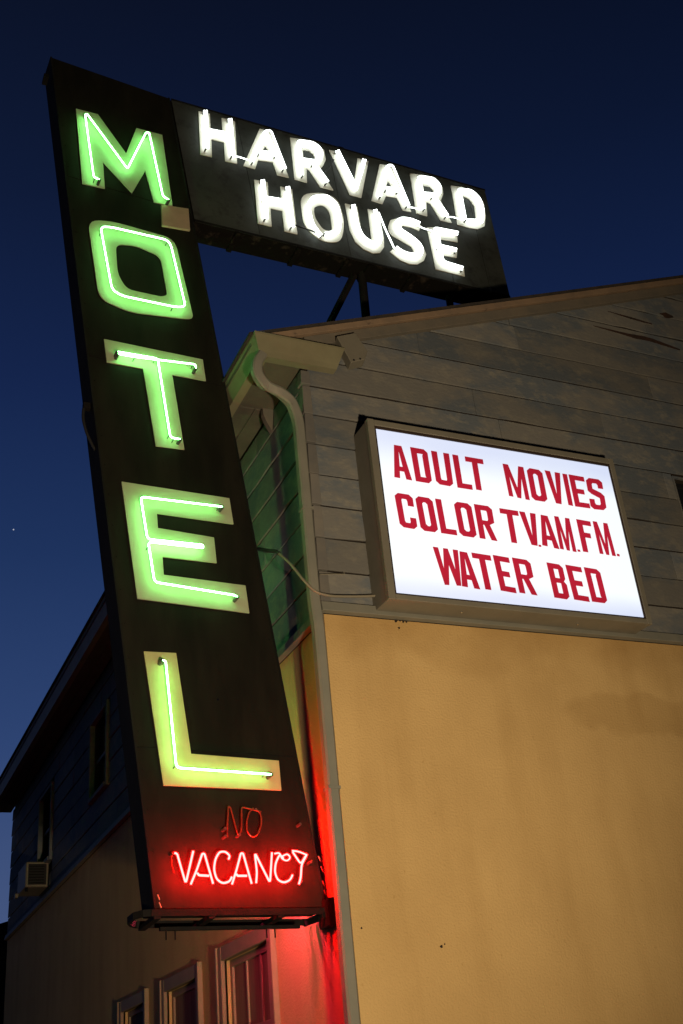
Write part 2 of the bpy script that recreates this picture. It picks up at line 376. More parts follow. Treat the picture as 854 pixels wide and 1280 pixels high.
for r in range(8):
    z0 = Z0 - .03 + r * EXP; z1 = min(z0 + EXP - .010, 6.524); z0j = z0 + random.uniform(-.004, .004)
    u = FY + .046; first = True
    while u < BY - .02:
        L = random.uniform(.9, 2.2) if first else random.choice((2.44, 1.83)) * random.uniform(.95, 1.05)
        v = min(u + L, BY); first = False
        segs = [(u, v - .003)]
        for h in SW:
            if z1 > h[2] + .02 and z0 < h[3] - .02:
                ns = []
                for a, b in segs:
                    if b <= h[0] - .07 or a >= h[1] + .07: ns.append((a, b)); continue
                    if a < h[0] - .07: ns.append((a, h[0] - .055))
                    if b > h[1] + .07: ns.append((h[1] + .055, b))
                segs = ns
        for a, b in segs: board([(a, z0j), (b, z0j), (b, z1), (a, z1)], z0j, SD)
        u = v
# metal corner caps, one per course
for r in range(8):
    z0 = Z0 - .006 + r * EXP + random.uniform(-.003, .003); z1 = z0 + EXP - .008
    if r == 7: z1 = 6.50
    o1 = random.uniform(0, .004); d0, d1 = .026 + o1, .016 + o1; e0 = WX + .048 + random.uniform(0, .006)
    mb = MB()
    mb.hexa([(WX - d0 + .004, FY - d0, z0), (e0, FY - d0, z0), (e0, FY + .01, z0), (WX - d0 + .004, FY + .01, z0),
             (WX - d1 + .004, FY - d1, z1), (e0, FY - d1, z1), (e0, FY + .01, z1), (WX - d1 + .004, FY + .01, z1)])
    mb.hexa([(WX - d0 + .004, FY + .01, z0), (WX + .01, FY + .01, z0), (WX + .01, FY + .05, z0), (WX - d0 + .004, FY + .05, z0),
             (WX - d1 + .004, FY + .01, z1), (WX + .01, FY + .01, z1), (WX + .01, FY + .05, z1), (WX - d1 + .004, FY + .05, z1)])
    mb.build('corner_cap', 'siding_cap', bd, bevel=.002)
# drip boards
MB().hexa([(WX - .03, FY - .058, 4.535), (BX, FY - .058, 4.535), (BX, FY, 4.535), (WX - .03, FY, 4.535),
           (WX - .03, FY - .045, 4.605), (BX, FY - .045, 4.605), (BX, FY, 4.605), (WX - .03, FY, 4.605)]).build('drip_board', 'spout', bd, bevel=.003)
MB().hexa([(WX - .052, FY + .002, 4.495), (WX, FY + .002, 4.495), (WX, BY, 4.495), (WX - .052, BY, 4.495),
           (WX - .040, FY + .002, 4.565), (WX, FY + .002, 4.565), (WX, BY, 4.565), (WX - .040, BY, 4.565)]).build('drip_board', 'trim', bd, bevel=.003)
# rake trim following the gable
def rake(y0, y1, za, zb, name, m, x0=2.52):
    mb = MB()
    for xa, xb, s in ((x0, RIDGE, 1), (RIDGE, 2 * RIDGE - x0, -1)):
        ra = roofz(xa) if s > 0 else roofz(RIDGE) - SLOPE * (xa - RIDGE); rb = roofz(xb) if s > 0 else roofz(RIDGE) - SLOPE * (xb - RIDGE)
        mb.hexa([(xa, y0, ra + za), (xb, y0, rb + za), (xb, y1, rb + za), (xa, y1, ra + za), (xa, y0, ra + zb), (xb, y0, rb + zb), (xb, y1, rb + zb), (xa, y1, ra + zb)])
    return mb.build(name, m, bd, bevel=.002)
rake(6.12, 6.165, -.055, 0, 'rake_board', 'rake')
rake(6.150, 6.205, -.150, -.058, 'frieze_board', 'trim', 2.90)
rf = MB()
for xa, xb, s in ((2.44, RIDGE, 1), (RIDGE, 2 * RIDGE - 2.44, -1)):
    ra = roofz(xa) if s > 0 else roofz(RIDGE) - SLOPE * (xa - RIDGE); rb = roofz(xb) if s > 0 else roofz(RIDGE) - SLOPE * (xb - RIDGE)
    rf.hexa([(xa, 6.105, ra - .0), (xb, 6.105, rb - .0), (xb, 19.35, rb - .0), (xa, 19.35, ra - .0), (xa, 6.105, ra + .022), (xb, 6.105, rb + .022), (xb, 19.35, rb + .022), (xa, 19.35, ra + .022)])
rf.build('roof', 'roof', bd)
dk = MB()
for xa, xb in ((2.47, RIDGE),):
    dk.hexa([(xa, 6.17, roofz(xa) - .06), (xb, 6.17, roofz(xb) - .06), (xb, 19.3, roofz(xb) - .06), (xa, 19.3, roofz(xa) - .06), (xa, 6.17, roofz(xa) - .003), (xb, 6.17, roofz(xb) - .003), (xb, 19.3, roofz(xb) - .003), (xa, 19.3, roofz(xa) - .003)])
dk.build('roof_deck', 'soffit', bd)
# boxed eave
yg = on(318, 510, (0, 0, 6.53), (0, 0, 1)).y
MB().box((2.60, 6.19, 6.53), (2.868, yg, 6.552)).build('soffit_board', 'soffit', bd, bevel=.003)
for k in range(2): MB().box((2.60 + k * .136, yg + .035, 6.545), (2.732 + k * .136, 19.25, 6.565)).build('soffit_board', 'soffit', bd, bevel=.003)
MB().box((2.60, yg, 6.58), (2.868, yg + .035, 6.60)).build('soffit_gap_shade', 'hole', bd)  # dark strip filling the gap between soffit boards, its shade put into the colour
MB().box((2.582, 6.175, 6.515), (2.598, 19.25, 6.67)).build('fascia_board', 'soffit', bd)
MB().box((2.60, 6.172, 6.515), (2.838, 6.188, 6.67)).build('fascia_board', 'soffit', bd)
# curved bracket below the soffit
br = [(.02, .0), (-.07, .0), (-.068, -.05), (-.05, -.11), (-.02, -.17), (0, -.20)]
MB().prism([[(WX - .03 + p[0], 6.528 + p[1]) for p in br]], lambda p: (p[0], yg - .02, p[1]), lambda p: (p[0], yg + .03, p[1])).build('eave_bracket', 'trim', bd)
# gutter with mitred return
gu = [(2.472, 6.697), (2.464, 6.688), (2.466, 6.672), (2.504, 6.545), (2.512, 6.508), (2.578, 6.508), (2.578, 6.697)]
def gy(p): return 6.06 + (p[0] - 2.464)
mb = MB(); n = len(gu)
A = [(p[0], gy(p), p[1]) for p in gu]; B = [(p[0], 19.3, p[1]) for p in gu]; Cc = [(3.19 - (6.69 - p[1]) * .36, gy(p), p[1]) for p in gu]
fs = [(i, (i + 1) % n, (i + 1) % n + n, i + n) for i in range(n)]
mb.add(A + B, fs + [tuple(range(n, 2 * n))]); mb.add(A + Cc, fs + [tuple(range(n, 2 * n))])
mb.build('gutter', 'gutter', bd)
# box-shaped drain head at the end of the return, with two dark holes
c0 = aty(422, 421, 6.03); q = [aty(*p, 6.09) for p in ((421, 420), (444.5, 415.5), (459.7, 439), (456.5, 449), (439, 453))]
bk_ = [v + Vector((.02, .10, .0)) for v in q]
o = MB().add([*q, *bk_], [(0, 1, 2, 3, 4), (9, 8, 7, 6, 5)] + [(i, (i + 1) % 5, (i + 1) % 5 + 5, i + 5) for i in range(5)]).build('return_end_box', 'box_frame', bd, bevel=.005)
for px_ in ((442.5, 450.0), (450.3, 448.5)):
    c = aty(*px_, 6.088)
    MB().tube([c + Vector((0, .004, 0)), c + Vector((0, -.004, 0))], .0075, 8).build('drain_hole', 'dark', o)
# downspout (square section swept)
def sweep(path, hx, hy, name, m, parent, flat=None):
    pts = fillet(path, .14, n=6); mb = MB(); rings = []
    for i, p in enumerate(pts):
        a = pts[max(i - 1, 0)]; b = pts[min(i + 1, len(pts) - 1)]; t_ = (b - a).normalized()
        sx_ = Vector((1, 0, 0)); sx_ = (sx_ - t_ * sx_.dot(t_)).normalized(); sy_ = t_.cross(sx_)
        k = .012
        rings.append([p + sx_ * u_ + sy_ * v_ for u_, v_ in ((-hx + k, -hy), (hx - k, -hy), (hx, -hy + k), (hx, hy - k), (hx - k, hy), (-hx + k, hy), (-hx, hy - k), (-hx, -hy + k))])
    vs = [v for r_ in rings for v in r_]; fs = []
    for i in range(len(rings) - 1): fs += [(i * 8 + j, i * 8 + (j + 1) % 8, i * 8 + 8 + (j + 1) % 8, i * 8 + 8 + j) for j in range(8)]
    mb.add(vs, fs); mb.add(rings[0], [tuple(range(8))]); mb.add(rings[-1], [tuple(range(8))])
    return mb.build(name, m, parent)
sp = thing('downspout', (2.80, 6.18, 0), 'square grey downspout bending under the gutter and running down the building corner', 'downspout')
dsx, dsy = 2.812, 6.195
sweep([Vector((2.535, 6.125, 6.53)), aty(321, 453, 6.12), aty(320.5, 466, 6.13), aty(329, 480, 6.145), aty(350, 490, 6.17), aty(364, 502, 6.19), Vector((dsx, dsy, 6.05)), Vector((dsx, dsy, 5.80)), Vector((dsx, dsy, 4.62)),
       Vector((dsx + .012, dsy, 4.45)), Vector((dsx + .012, dsy, .14))], .037, .037, 'pipe', 'spout', sp)
for z in (5.3, 3.35, 1.0):
    zx = dsx + (.012 if z < 4.4 else 0)
    MB().box((zx - .041, dsy - .041, z), (zx + .0405, dsy + .0405, z + .02)).build('strap', 'spout', sp)

# windows on the side wall
def window(u0, u1, z0, z1, mk, inner, bars, cas=.10, depth=.11, name='window', curt='curtain', rail=True):
    fr = MB()
    def bx(a, b, c, d, e_, f): return [mk(*q) for q in ((a, e_, c), (b, e_, c), (b, f, c), (a, f, c), (a, e_, d), (b, e_, d), (b, f, d), (a, f, d))]
    fr.hexa(bx(u0 - cas, u0, z0, z1 + cas, -.03, .02)); fr.hexa(bx(u1, u1 + cas, z0, z1 + cas, -.03, .02)); fr.hexa(bx(u0, u1, z1, z1 + cas, -.028, .02))
    fr.hexa(bx(u0 - cas - .03, u1 + cas + .03, z0 - .05, z0, -.06, .02))
    w_ = fr.build(name, 'casing', bd, bevel=.004)
    for ua in (u0 - cas - .012, u1 + cas - .020): MB().hexa(bx(ua, ua + .032, z0, z1 + cas + .004, -.042, 0)).build('back_band', 'casing', w_, bevel=.003)
    sa = MB(); s = .05
    sa.hexa(bx(u0, u0 + s, z0, z1, .04, .08)); sa.hexa(bx(u1 - s, u1, z0, z1, .04, .08)); sa.hexa(bx(u0 + s, u1 - s, z1 - s, z1, .04, .08)); sa.hexa(bx(u0 + s, u1 - s, z0, z0 + s, .04, .08))
    if rail: sa.hexa(bx(u0 + s, u1 - s, (z0 + z1) / 2 + .24, (z0 + z1) / 2 + .29, .03, .08))
    sa.build('sash', 'casing', w_, bevel=.003)
    for i in range(bars):
        c = u0 + s + (u1 - u0 - 2 * s) * (i + 1) / (bars + 1)
        MB().hexa(bx(c - .011, c + .011, z0 + s, z1 - s, .045, .075)).build('muntin', 'casing', w_)
    MB().hexa(bx(u0 + s - .01, u1 - s + .01, z0 + s - .01, z1 - s + .01, .058, .063)).build('pane', inner, w_)
    MB().hexa(bx(u0 - .01, u1 + .01, z0, z1, .14, .155)).build('interior', 'dark', w_)
    return w_
window(*WIN[0], SD, 'curtain', 2); window(*WIN[1], SD, 'curtain', 0); window(*WIN[2], SD, 'curtain2', 0)
M['casing2'] = M['trim']
def swin(u0, u1, z0, z1, mk, cas=.05, pr=.045):
    def bx(a, b, c, d, e_, f): return [mk(*q) for q in ((a, e_, c), (b, e_, c), (b, f, c), (a, f, c), (a, e_, d), (b, e_, d), (b, f, d), (a, f, d))]
    fr = MB(); fr.hexa(bx(u0 - cas, u0, z0 - cas, z1 + cas, -pr, .02)); fr.hexa(bx(u1, u1 + cas, z0 - cas, z1 + cas, -pr, .02)); fr.hexa(bx(u0, u1, z1, z1 + cas, -pr + .002, .02)); fr.hexa(bx(u0, u1, z0 - cas, z0, -pr - .015, .02))
    w_ = fr.build('window', 'siding', bd, bevel=.003)
    MB().hexa(bx(u0, u1, z0, z1, .07, .075)).build('pane', 'pane', w_)
    MB().hexa(bx(u0, u1, (z0 + z1) / 2 - .02, (z0 + z1) / 2 + .02, .04, .068)).build('meeting_rail', 'trim', w_)
    MB().hexa(bx(u0 - .01, u1 + .01, z0 - .01, z1 + .01, .13, .138)).build('interior', 'dark', w_)
for h in SW: swin(*h, SD)
swin(*UW, FR, .016, .013)

# chips and small holes in the stucco
for px_, r_ in (((495, 776), .014), ((500, 775), .012), ((504, 777), .010), ((499, 785), .009), ((508, 777), .008), ((512, 774), .008), ((552, 1183), .010), ((556, 1180), .005), ((410, 876), .008), ((452, 1160), .006)):
    c = front(*px_, .001); a = random.random() * 3
    pts = [(c.x + r_ * random.uniform(.6, 1.2) * math.cos(a + k * .785), c.z + r_ * random.uniform(.6, 1.3) * math.sin(a + k * .785)) for k in range(8)]
    MB().prism([pts], lambda p: (p[0], FY - .003, p[1]), lambda p: (p[0], FY + .003, p[1])).build('chip', 'hole', bd)

for ln in ([(742, 407), (785, 417), (806, 420.5), (816, 423.5), (850, 436.5), (850, 437.5), (812, 426), (796, 423), (780, 418)], [(760, 389), (790, 396.8), (815, 404.6), (815, 405.6), (788, 398)], [(824, 392), (832, 390.5), (841, 395), (842, 397), (834, 397.5)]):
    pts = [front(*p, .012) for p in ln]
    MB().prism([[(p.x, p.z) for p in pts]], lambda p: (p[0], FY - .0135, p[1]), lambda p: (p[0], FY - .004, p[1])).build('split', 'split', bd)
# ------------------------------------------------------------------ sign coordinates: u right, v up, w towards the viewer
SP = Vector((2.85, 6.50, 2.70)); SN = Vector((.06, -.993, .064)).normalized()
def S(x, y, off=0): return on(x, y, SP + SN * off, SN)
V0 = S(193, 1137); VR = S(408, 1135); VT = S(63, 70)
UU = (VR - V0); VV = (VT - V0)
TH = .215
def uv(p):     # point on the sign plane -> (u, v) in the sign's own skewed axes
    d = p - V0; a, b, c = UU.dot(UU), UU.dot(VV), VV.dot(VV); e_, f = d.dot(UU), d.dot(VV); D = a * c - b * b
    return ((e_ * c - f * b) / D, (a * f - b * e_) / D)
def F(u, v, w_): return V0 + UU * u + VV * v + SN * w_

ms = thing('motel_sign', F(.5, 0, -.06), 'tall black blade sign spelling MOTEL in green neon above red VACANCY tubes', 'neon sign')
# cabinet
def slab(c4, w0, w1): return [F(*q, w1) for q in c4] + [F(*q, w0) for q in c4]
cq = [uv(S(*p)) for p in ((193, 1137), (408, 1135), (212, 123), (63, 71))]
MB().hexa([F(*q, -TH + .006) for q in cq] + [F(*q, -.006) for q in cq]).build('cabinet', 'sign_side', ms, bevel=.004)
seamv = [0, .132, .545, .80, 1]
ins = .012
def lerp(a, b, t_): return (a[0] + (b[0] - a[0]) * t_, a[1] + (b[1] - a[1]) * t_)
for k in range(4):
    a, b = seamv[k] + .0006, seamv[k + 1] - .0006
    q4 = [lerp(cq[0], cq[3], a), lerp(cq[1], cq[2], a), lerp(cq[1], cq[2], b), lerp(cq[0], cq[3], b)]
    q4 = [lerp(q4[0], q4[1], ins), lerp(q4[1], q4[0], ins), lerp(q4[2], q4[3], ins), lerp(q4[3], q4[2], ins)]
    MB().hexa([F(*q, -.006) for q in q4] + [F(*q, 0) for q in q4]).build('face_panel', 'sign_face', ms)
    MB().hexa([F(*q, -TH) for q in q4] + [F(*q, -TH + .006) for q in q4]).build('face_panel', 'sign_face', ms)
for side_ in (0, 1):        # folded edge strips
    a, b = (cq[0], cq[3]) if side_ == 0 else (cq[1], cq[2])
    s_ = 1 if side_ == 0 else -1; e1 = .012 * s_
    qa = [(a[0], a[1]), (a[0] + e1, a[1]), (b[0] + e1, b[1]), (b[0], b[1])]
    MB().hexa([F(*q, -.006) for q in qa] + [F(*q, .006) for q in qa]).build('edge_strip', 'sign_side', ms)
t0 = S(57, 93)
MB().box(t0 + Vector((-.012, 0, -.02)), t0 + Vector((.03, .10, .012))).build('top_tab', 'sign_side', ms)

Z1 = Z(40, 60, 3.877); Z4 = Z(80, 390, 3.283); Z5 = Z(140, 780, 3.05); ZO = Z(100, 265, 5.3375); ZV = Z(200, 980, 4.27)
LP = .010           # letters are raised panels
def face_uv(pts): return [uv(S(*p)) for p in pts]
OFF = .066
def tube_uv(pts, off=OFF):
    out = []
    for p in pts: q = S(p[0], p[1], off); out.append(uv(q - SN * off))
    return out
def dens(pts, r): return fillet([Vector((p[0], p[1], 0)) for p in pts], r)
def wire(uvs, off, closed=False, rad=.06, flip=False):
    """Bend a tube along a path of (u, v); ends dive back to the face."""
    P3 = [F(1 - u if flip else u, v, off if not flip else -TH - off) for u, v in uvs]
    P3 = fillet(P3, rad, closed)
    return P3
def letter(loops, tubes, mtl, neon, root, label, flip=False, r=.0064, mtl_t=None):
    pr = MB()
    fl = (lambda u: 1 - u) if flip else (lambda u: u)
    w0, w1 = (.0005, LP) if not flip else (-TH - .0005, -TH - LP)
    pr.prism(loops, lambda p: F(fl(p[0]), p[1], w1), lambda p: F(fl(p[0]), p[1], w0))
    L_ = pr.build('letter', mtl, root, label=label)
    for t_ in tubes:
        pts, closed, rr = (t_ + (r,))[:3]
        P3 = wire(pts, OFF, closed, .03, flip); sgn = -1 if flip else 1
        n_ = SN * sgn
        MB().tube(P3, rr, 8, closed).build('neon_tube', neon, L_)
        if not closed:
            e_ = MB()
            for q in (P3[0], P3[-1]): e_.tube([q + n_ * .004, q - n_ * (OFF - LP)], .0135, 10)
            e_.build('electrode', 'electrode', L_, kind='stuff')
        # glass stand-offs
        st = MB()
        idx = range(2, len(P3) - 1, max(3, len(P3) // 3))
        for i in idx:
            q = P3[i]; st.tube([q - n_ * .005, q - n_ * (OFF - LP)], .004, 6)
        if st.v: st.build('tube_support', 'glass', L_, kind='stuff')
    return L_
def rnd(pts, r): return [(v.x, v.y) for v in fillet([Vector((p[0], p[1], 0)) for p in pts], r, True, 5)]
motel = []
motel.append(('pale green letter M outlined by one bent neon tube', [face_uv(Z1([(212, 298), (318, 325), (455, 515), (505, 392), (630, 425), (680, 770), (590, 750), (548, 598), (484, 706), (343, 555), (352, 684), (243, 660)]))],
    [(tube_uv(Z1([(328, 638), (300, 625), (258, 322), (268, 320), (463, 585), (553, 410), (568, 410), (635, 718), (664, 736)])), False)]))
motel.append(('pale green squarish letter O with a closed neon loop', [face_uv(rnd(ZO([(50, 58), (215, 68), (630, 185), (756, 716), (690, 716), (330, 672), (125, 580)]), 14)), face_uv(rnd(ZO([(236, 218), (370, 228), (535, 300), (582, 560), (540, 570), (310, 520), (250, 420)]), 9))],
    [(tube_uv(rnd(ZO([(138, 98), (205, 100), (600, 190), (705, 632), (640, 634), (285, 560), (215, 520)]), 9)), True)]))
motel.append(('pale green letter T with neon tube along bar and stem', [face_uv(Z4([(163, 114), (568, 198), (581, 285), (443, 260), (493, 567), (376, 552), (324, 235), (175, 208)]))],
    [(tube_uv(Z4([(220, 163), (385, 191), (437, 515), (478, 522)])), False), (tube_uv(Z4([(222, 172), (300, 185), (540, 215), (541, 232)])), False)]))
motel.append(('pale green letter E with neon tube and doubled middle bar', [face_uv(Z4([(235, 699), (677, 767), (694, 873), (380, 829), (384, 889), (614, 928), (625, 1032), (403, 1007), (408, 1081), (743, 1125), (759, 1238), (300, 1178)]))],
    [(tube_uv(Z4([(650, 800), (635, 797), (315, 758), (343, 932), (570, 956), (572, 968), (346, 943), (372, 1108), (700, 1162), (712, 1170)])), False)]))
motel.append(('yellowish green letter L with a single neon tube', [face_uv(Z5([(120, 107), (243, 113), (300, 497), (634, 523), (644, 636), (195, 617)]))],
    [(tube_uv(Z5([(192, 138), (205, 142), (246, 548), (590, 572), (607, 574)])), False)]))
for lab, loops, tubes in motel:
    letter(loops, tubes, 'yellow_paint' if 'letter L' in lab else 'green_paint', 'neon_green', ms, lab)
for lab, loops, tubes in motel:
    letter(loops, tubes, 'green_paint', 'neon_green_back', ms, None, flip=True)
# patch plate
pq = face_uv(Z1([(624, 767), (755, 787), (763, 891), (628, 868)]))
MB().prism([pq], lambda p: F(p[0], p[1], .022), lambda p: F(p[0], p[1], .001)).build('patch_plate', 'plate', ms, bevel=.002)
# VACANCY and the unlit NO
def word(strokes, mtl, name, label, r, off, flip=False):
    root = None; 
    for k, s_ in enumerate(strokes):
        U = [uv(S(p[0], p[1], off) - SN * off) for p in ZV(s_)]
        P3 = [F(1 - u if flip else u, v, off if not flip else -TH - off) for u, v in U]
        P3 = fillet(P3, .02, n=3)
        MB().tube(P3, r, 8).build(name, mtl, ms, label=(label % 'VACANCY'[k] if '%' in (label or '') else label))
VAC = [[(78, 368), (92, 372), (138, 532), (178, 358)],
       [(165, 535), (198, 455), (226, 372), (238, 372), (262, 455), (284, 532)],
       [(366, 402), (374, 384), (350, 360), (318, 362), (296, 400), (288, 455), (302, 508), (335, 532), (372, 520), (384, 496)],
       [(385, 535), (410, 455), (432, 370), (444, 370), (468, 455), (490, 532)],
       [(514, 528), (518, 470), (506, 366), (588, 528), (598, 366)],
       [(660, 398), (640, 375), (618, 420), (613, 470), (628, 512), (662, 528), (696, 512), (708, 485)],
       [(708, 362), (728, 392), (752, 428), (788, 368), (756, 430), (752, 500), (742, 534)]]
word(VAC, 'neon_red', 'neon_tube', 'lit red neon tube bent as a letter %s', .0060, .10)
word([[(199, 474), (208, 487), (262, 490)], [(408, 480), (414, 490), (464, 490)]], 'neon_red', 'neon_tube', 'lit red crossbar tube of a letter A', .0065, .102)
word([[(612, 372), (640, 366), (650, 400), (680, 412), (698, 392), (680, 372), (655, 385)], [(706, 356), (740, 360), (778, 376)]], 'neon_red', 'neon_tube', 'lit red jumper tube curling above the last letters', .0050, .105)
word(VAC, 'neon_red_back', 'neon_tube', None, .0060, .10, True)
word([[(362, 285), (358, 250), (366, 116), (378, 128), (415, 268), (424, 275), (436, 240), (436, 128), (448, 124), (540, 148)],
      [(500, 128), (476, 150), (462, 205), (466, 258), (494, 286), (522, 272), (542, 220), (540, 160), (510, 130)]], 'dead_tube', 'unlit_tube', 'unlit orange red tube of the word NO', .0055, .045)
el = MB()
for c_ in ((70, 368), (350, 278), (348, 238), (748, 214), (805, 416), (424, 270), (755, 520)):
    q = S(*ZV([c_])[0], .045); el.tube([q + SN * .005, q - SN * .045], .009, 8)
el.build('electrode', 'electrode', ms, kind='stuff')
q = S(*ZV([(62, 380)])[0], .03)
MB().tube([q, q + Vector((.0, 0, -.05)), q + Vector((.012, 0, -.10))], .003, 6).build('wire', 'dead_tube', ms)
q = S(404, 1075, .01)
mbx = MB()
for (x, y) in ((398, 1070), (401, 1083), (403, 1101), (405, 1112), (404, 1125), (197, 1118), (199, 1128)):
    q = S(x, y, .008); mbx.tube([q, q + Vector((.012, 0, -.03))], .0035, 5)
mbx.build('peeling_edge', 'plate', ms)
for (x, y) in ((373, 1032), (389, 1076), (272, 875)):
    q = S(x, y, 0); MB().tube([q, q + SN * .006], .006, 6).build('bolt', 'screw', ms)
# rivets down both edges of the face and along the sheet seams
for k in range(30):
    v_ = .012 + k * .0335
    for t_ in (.035, .965):
        p = lerp(lerp(cq[0], cq[3], v_), lerp(cq[1], cq[2], v_), t_)
        MB().tube([F(*p, -.001), F(*p, .004)], .006, 6).build('rivet', 'sign_side', ms)
# iron loop bracket round the foot of the sign
def bar(p, q, hw, hh, mb):
    t_ = (q - p).normalized(); u_ = Vector((0, 0, 1)); s_ = t_.cross(u_).normalized(); u_ = s_.cross(t_)
    mb.hexa([p - s_ * hw - u_ * hh, p + s_ * hw - u_ * hh, p + s_ * hw + u_ * hh, p - s_ * hw + u_ * hh, q - s_ * hw - u_ * hh, q + s_ * hw - u_ * hh, q + s_ * hw + u_ * hh, q - s_ * hw + u_ * hh])
def Fb(u, v, w_): return F(u, v, w_)
vb = -.0035
lp = MB(); path = [Fb(.985, vb, .03), Fb(-.03, vb, .03), Fb(-.07, vb, .016), Fb(-.10, vb, -.03), Fb(-.10, vb, -.14), Fb(-.07, vb, -.20), Fb(-.03, vb, -.24), Fb(.985, vb, -.24)]
for a, b in zip(path, path[1:]): bar(a, b, .008, .019, lp)
lp.build('loop_bracket', 'iron', ms)
for u_ in (.0, .30, .70):
    cb = MB(); bar(Fb(u_, vb - .003, .035), Fb(u_, vb - .003, -.245), .02, .012, cb); cb.build('cross_bar', 'iron', ms)
lw = MB(); bar(Fb(.05, -.0115, -.10), Fb(.86, -.0115, -.10), .012, .010, lw); lw.build('lower_bar', 'iron', ms)
hk = MB()
for u_ in (.085, .135, .66, .71):
    q = Fb(u_, -.0115, -.10); hk.tube([q, q + Vector((0, 0, -.06))], .0045, 6)
hk.build('hook', 'iron', ms)
wp = MB(); e1 = Vector((WX - .004, 6.50, 2.70))
wp.box((WX - .05, 6.40, 2.60), (WX - .002, 6.56, 2.76)); wp.build('wall_plate', 'iron', ms, bevel=.004)
stp = MB(); bar(Fb(.96, vb - .001, .03), Vector((WX - .05, 6.47, 2.66)), .012, .022, stp); bar(Fb(.96, vb - .001, -.24), Vector((WX - .05, 6.55, 2.67)), .008, .02, stp); stp.build('strut', 'iron', ms)
# tie bar to the wall higher up and cable loop on the free edge
def edgeL(y, w_=-.065):
    v = uv(S(63 + (y - 70) * .122, y))[1]; return F(0, v, w_)
a = edgeL(503); b = edgeL(556)
lpp = [a, a + Vector((-.045, 0, -.005)), a.lerp(b, .3) + Vector((-.062, 0, 0)), a.lerp(b, .65) + Vector((-.045, 0, 0)), a.lerp(b, .9) + Vector((-.015, 0, 0)), b]
MB().tube(fillet(lpp, .08), .011, 8).build('cable_loop', 'rubber', ms)
MB().box(a + Vector((-.05, -.02, -.02)), a + Vector((0, .02, .03))).build('loop_clamp', 'iron', ms)

# ------------------------------------------------------------------ roof sign HARVARD HOUSE
hs = thing('roof_sign', (4.3, 7.05, 7.35), 'wide dark roof sign with HARVARD HOUSE in white neon', 'neon sign')
hq = [uv(S(*p, -.012) + SN * .012) for p in ((243.5, 276.5), (638, 372), (606, 237), (214, 123.5))]
hb, hf = -.245, -.012
MB().hexa([F(*q, hb) for q in hq] + [F(*q, hf - .004) for q in hq]).build('cabinet', 'rust', hs, bevel=.003)
cuts = [0, .185, .46, .80, .93, 1]
for a, b in zip(cuts, cuts[1:]):
    a += .0008; b -= .0008
    q4 = [lerp(hq[0], hq[1], a), lerp(hq[0], hq[1], b), lerp(hq[3], hq[2], b), lerp(hq[3], hq[2], a)]
    MB().hexa([F(*q, hf - .0039) for q in q4] + [F(*q, hf) for q in q4]).build('face_panel', 'roof_face', hs)
ed = MB()
for i, j in ((0, 1), (3, 2)):
    a, b = hq[i], hq[j]; dv = .0028 if i == 0 else -.0028
    q4 = [(a[0], a[1]), (b[0], b[1]), (b[0], b[1] + dv), (a[0], a[1] + dv)]
    ed.hexa([F(*q, hf - .003) for q in q4] + [F(*q, hf + .006) for q in q4])
ed.build('edge_strip', 'sign_side', hs)
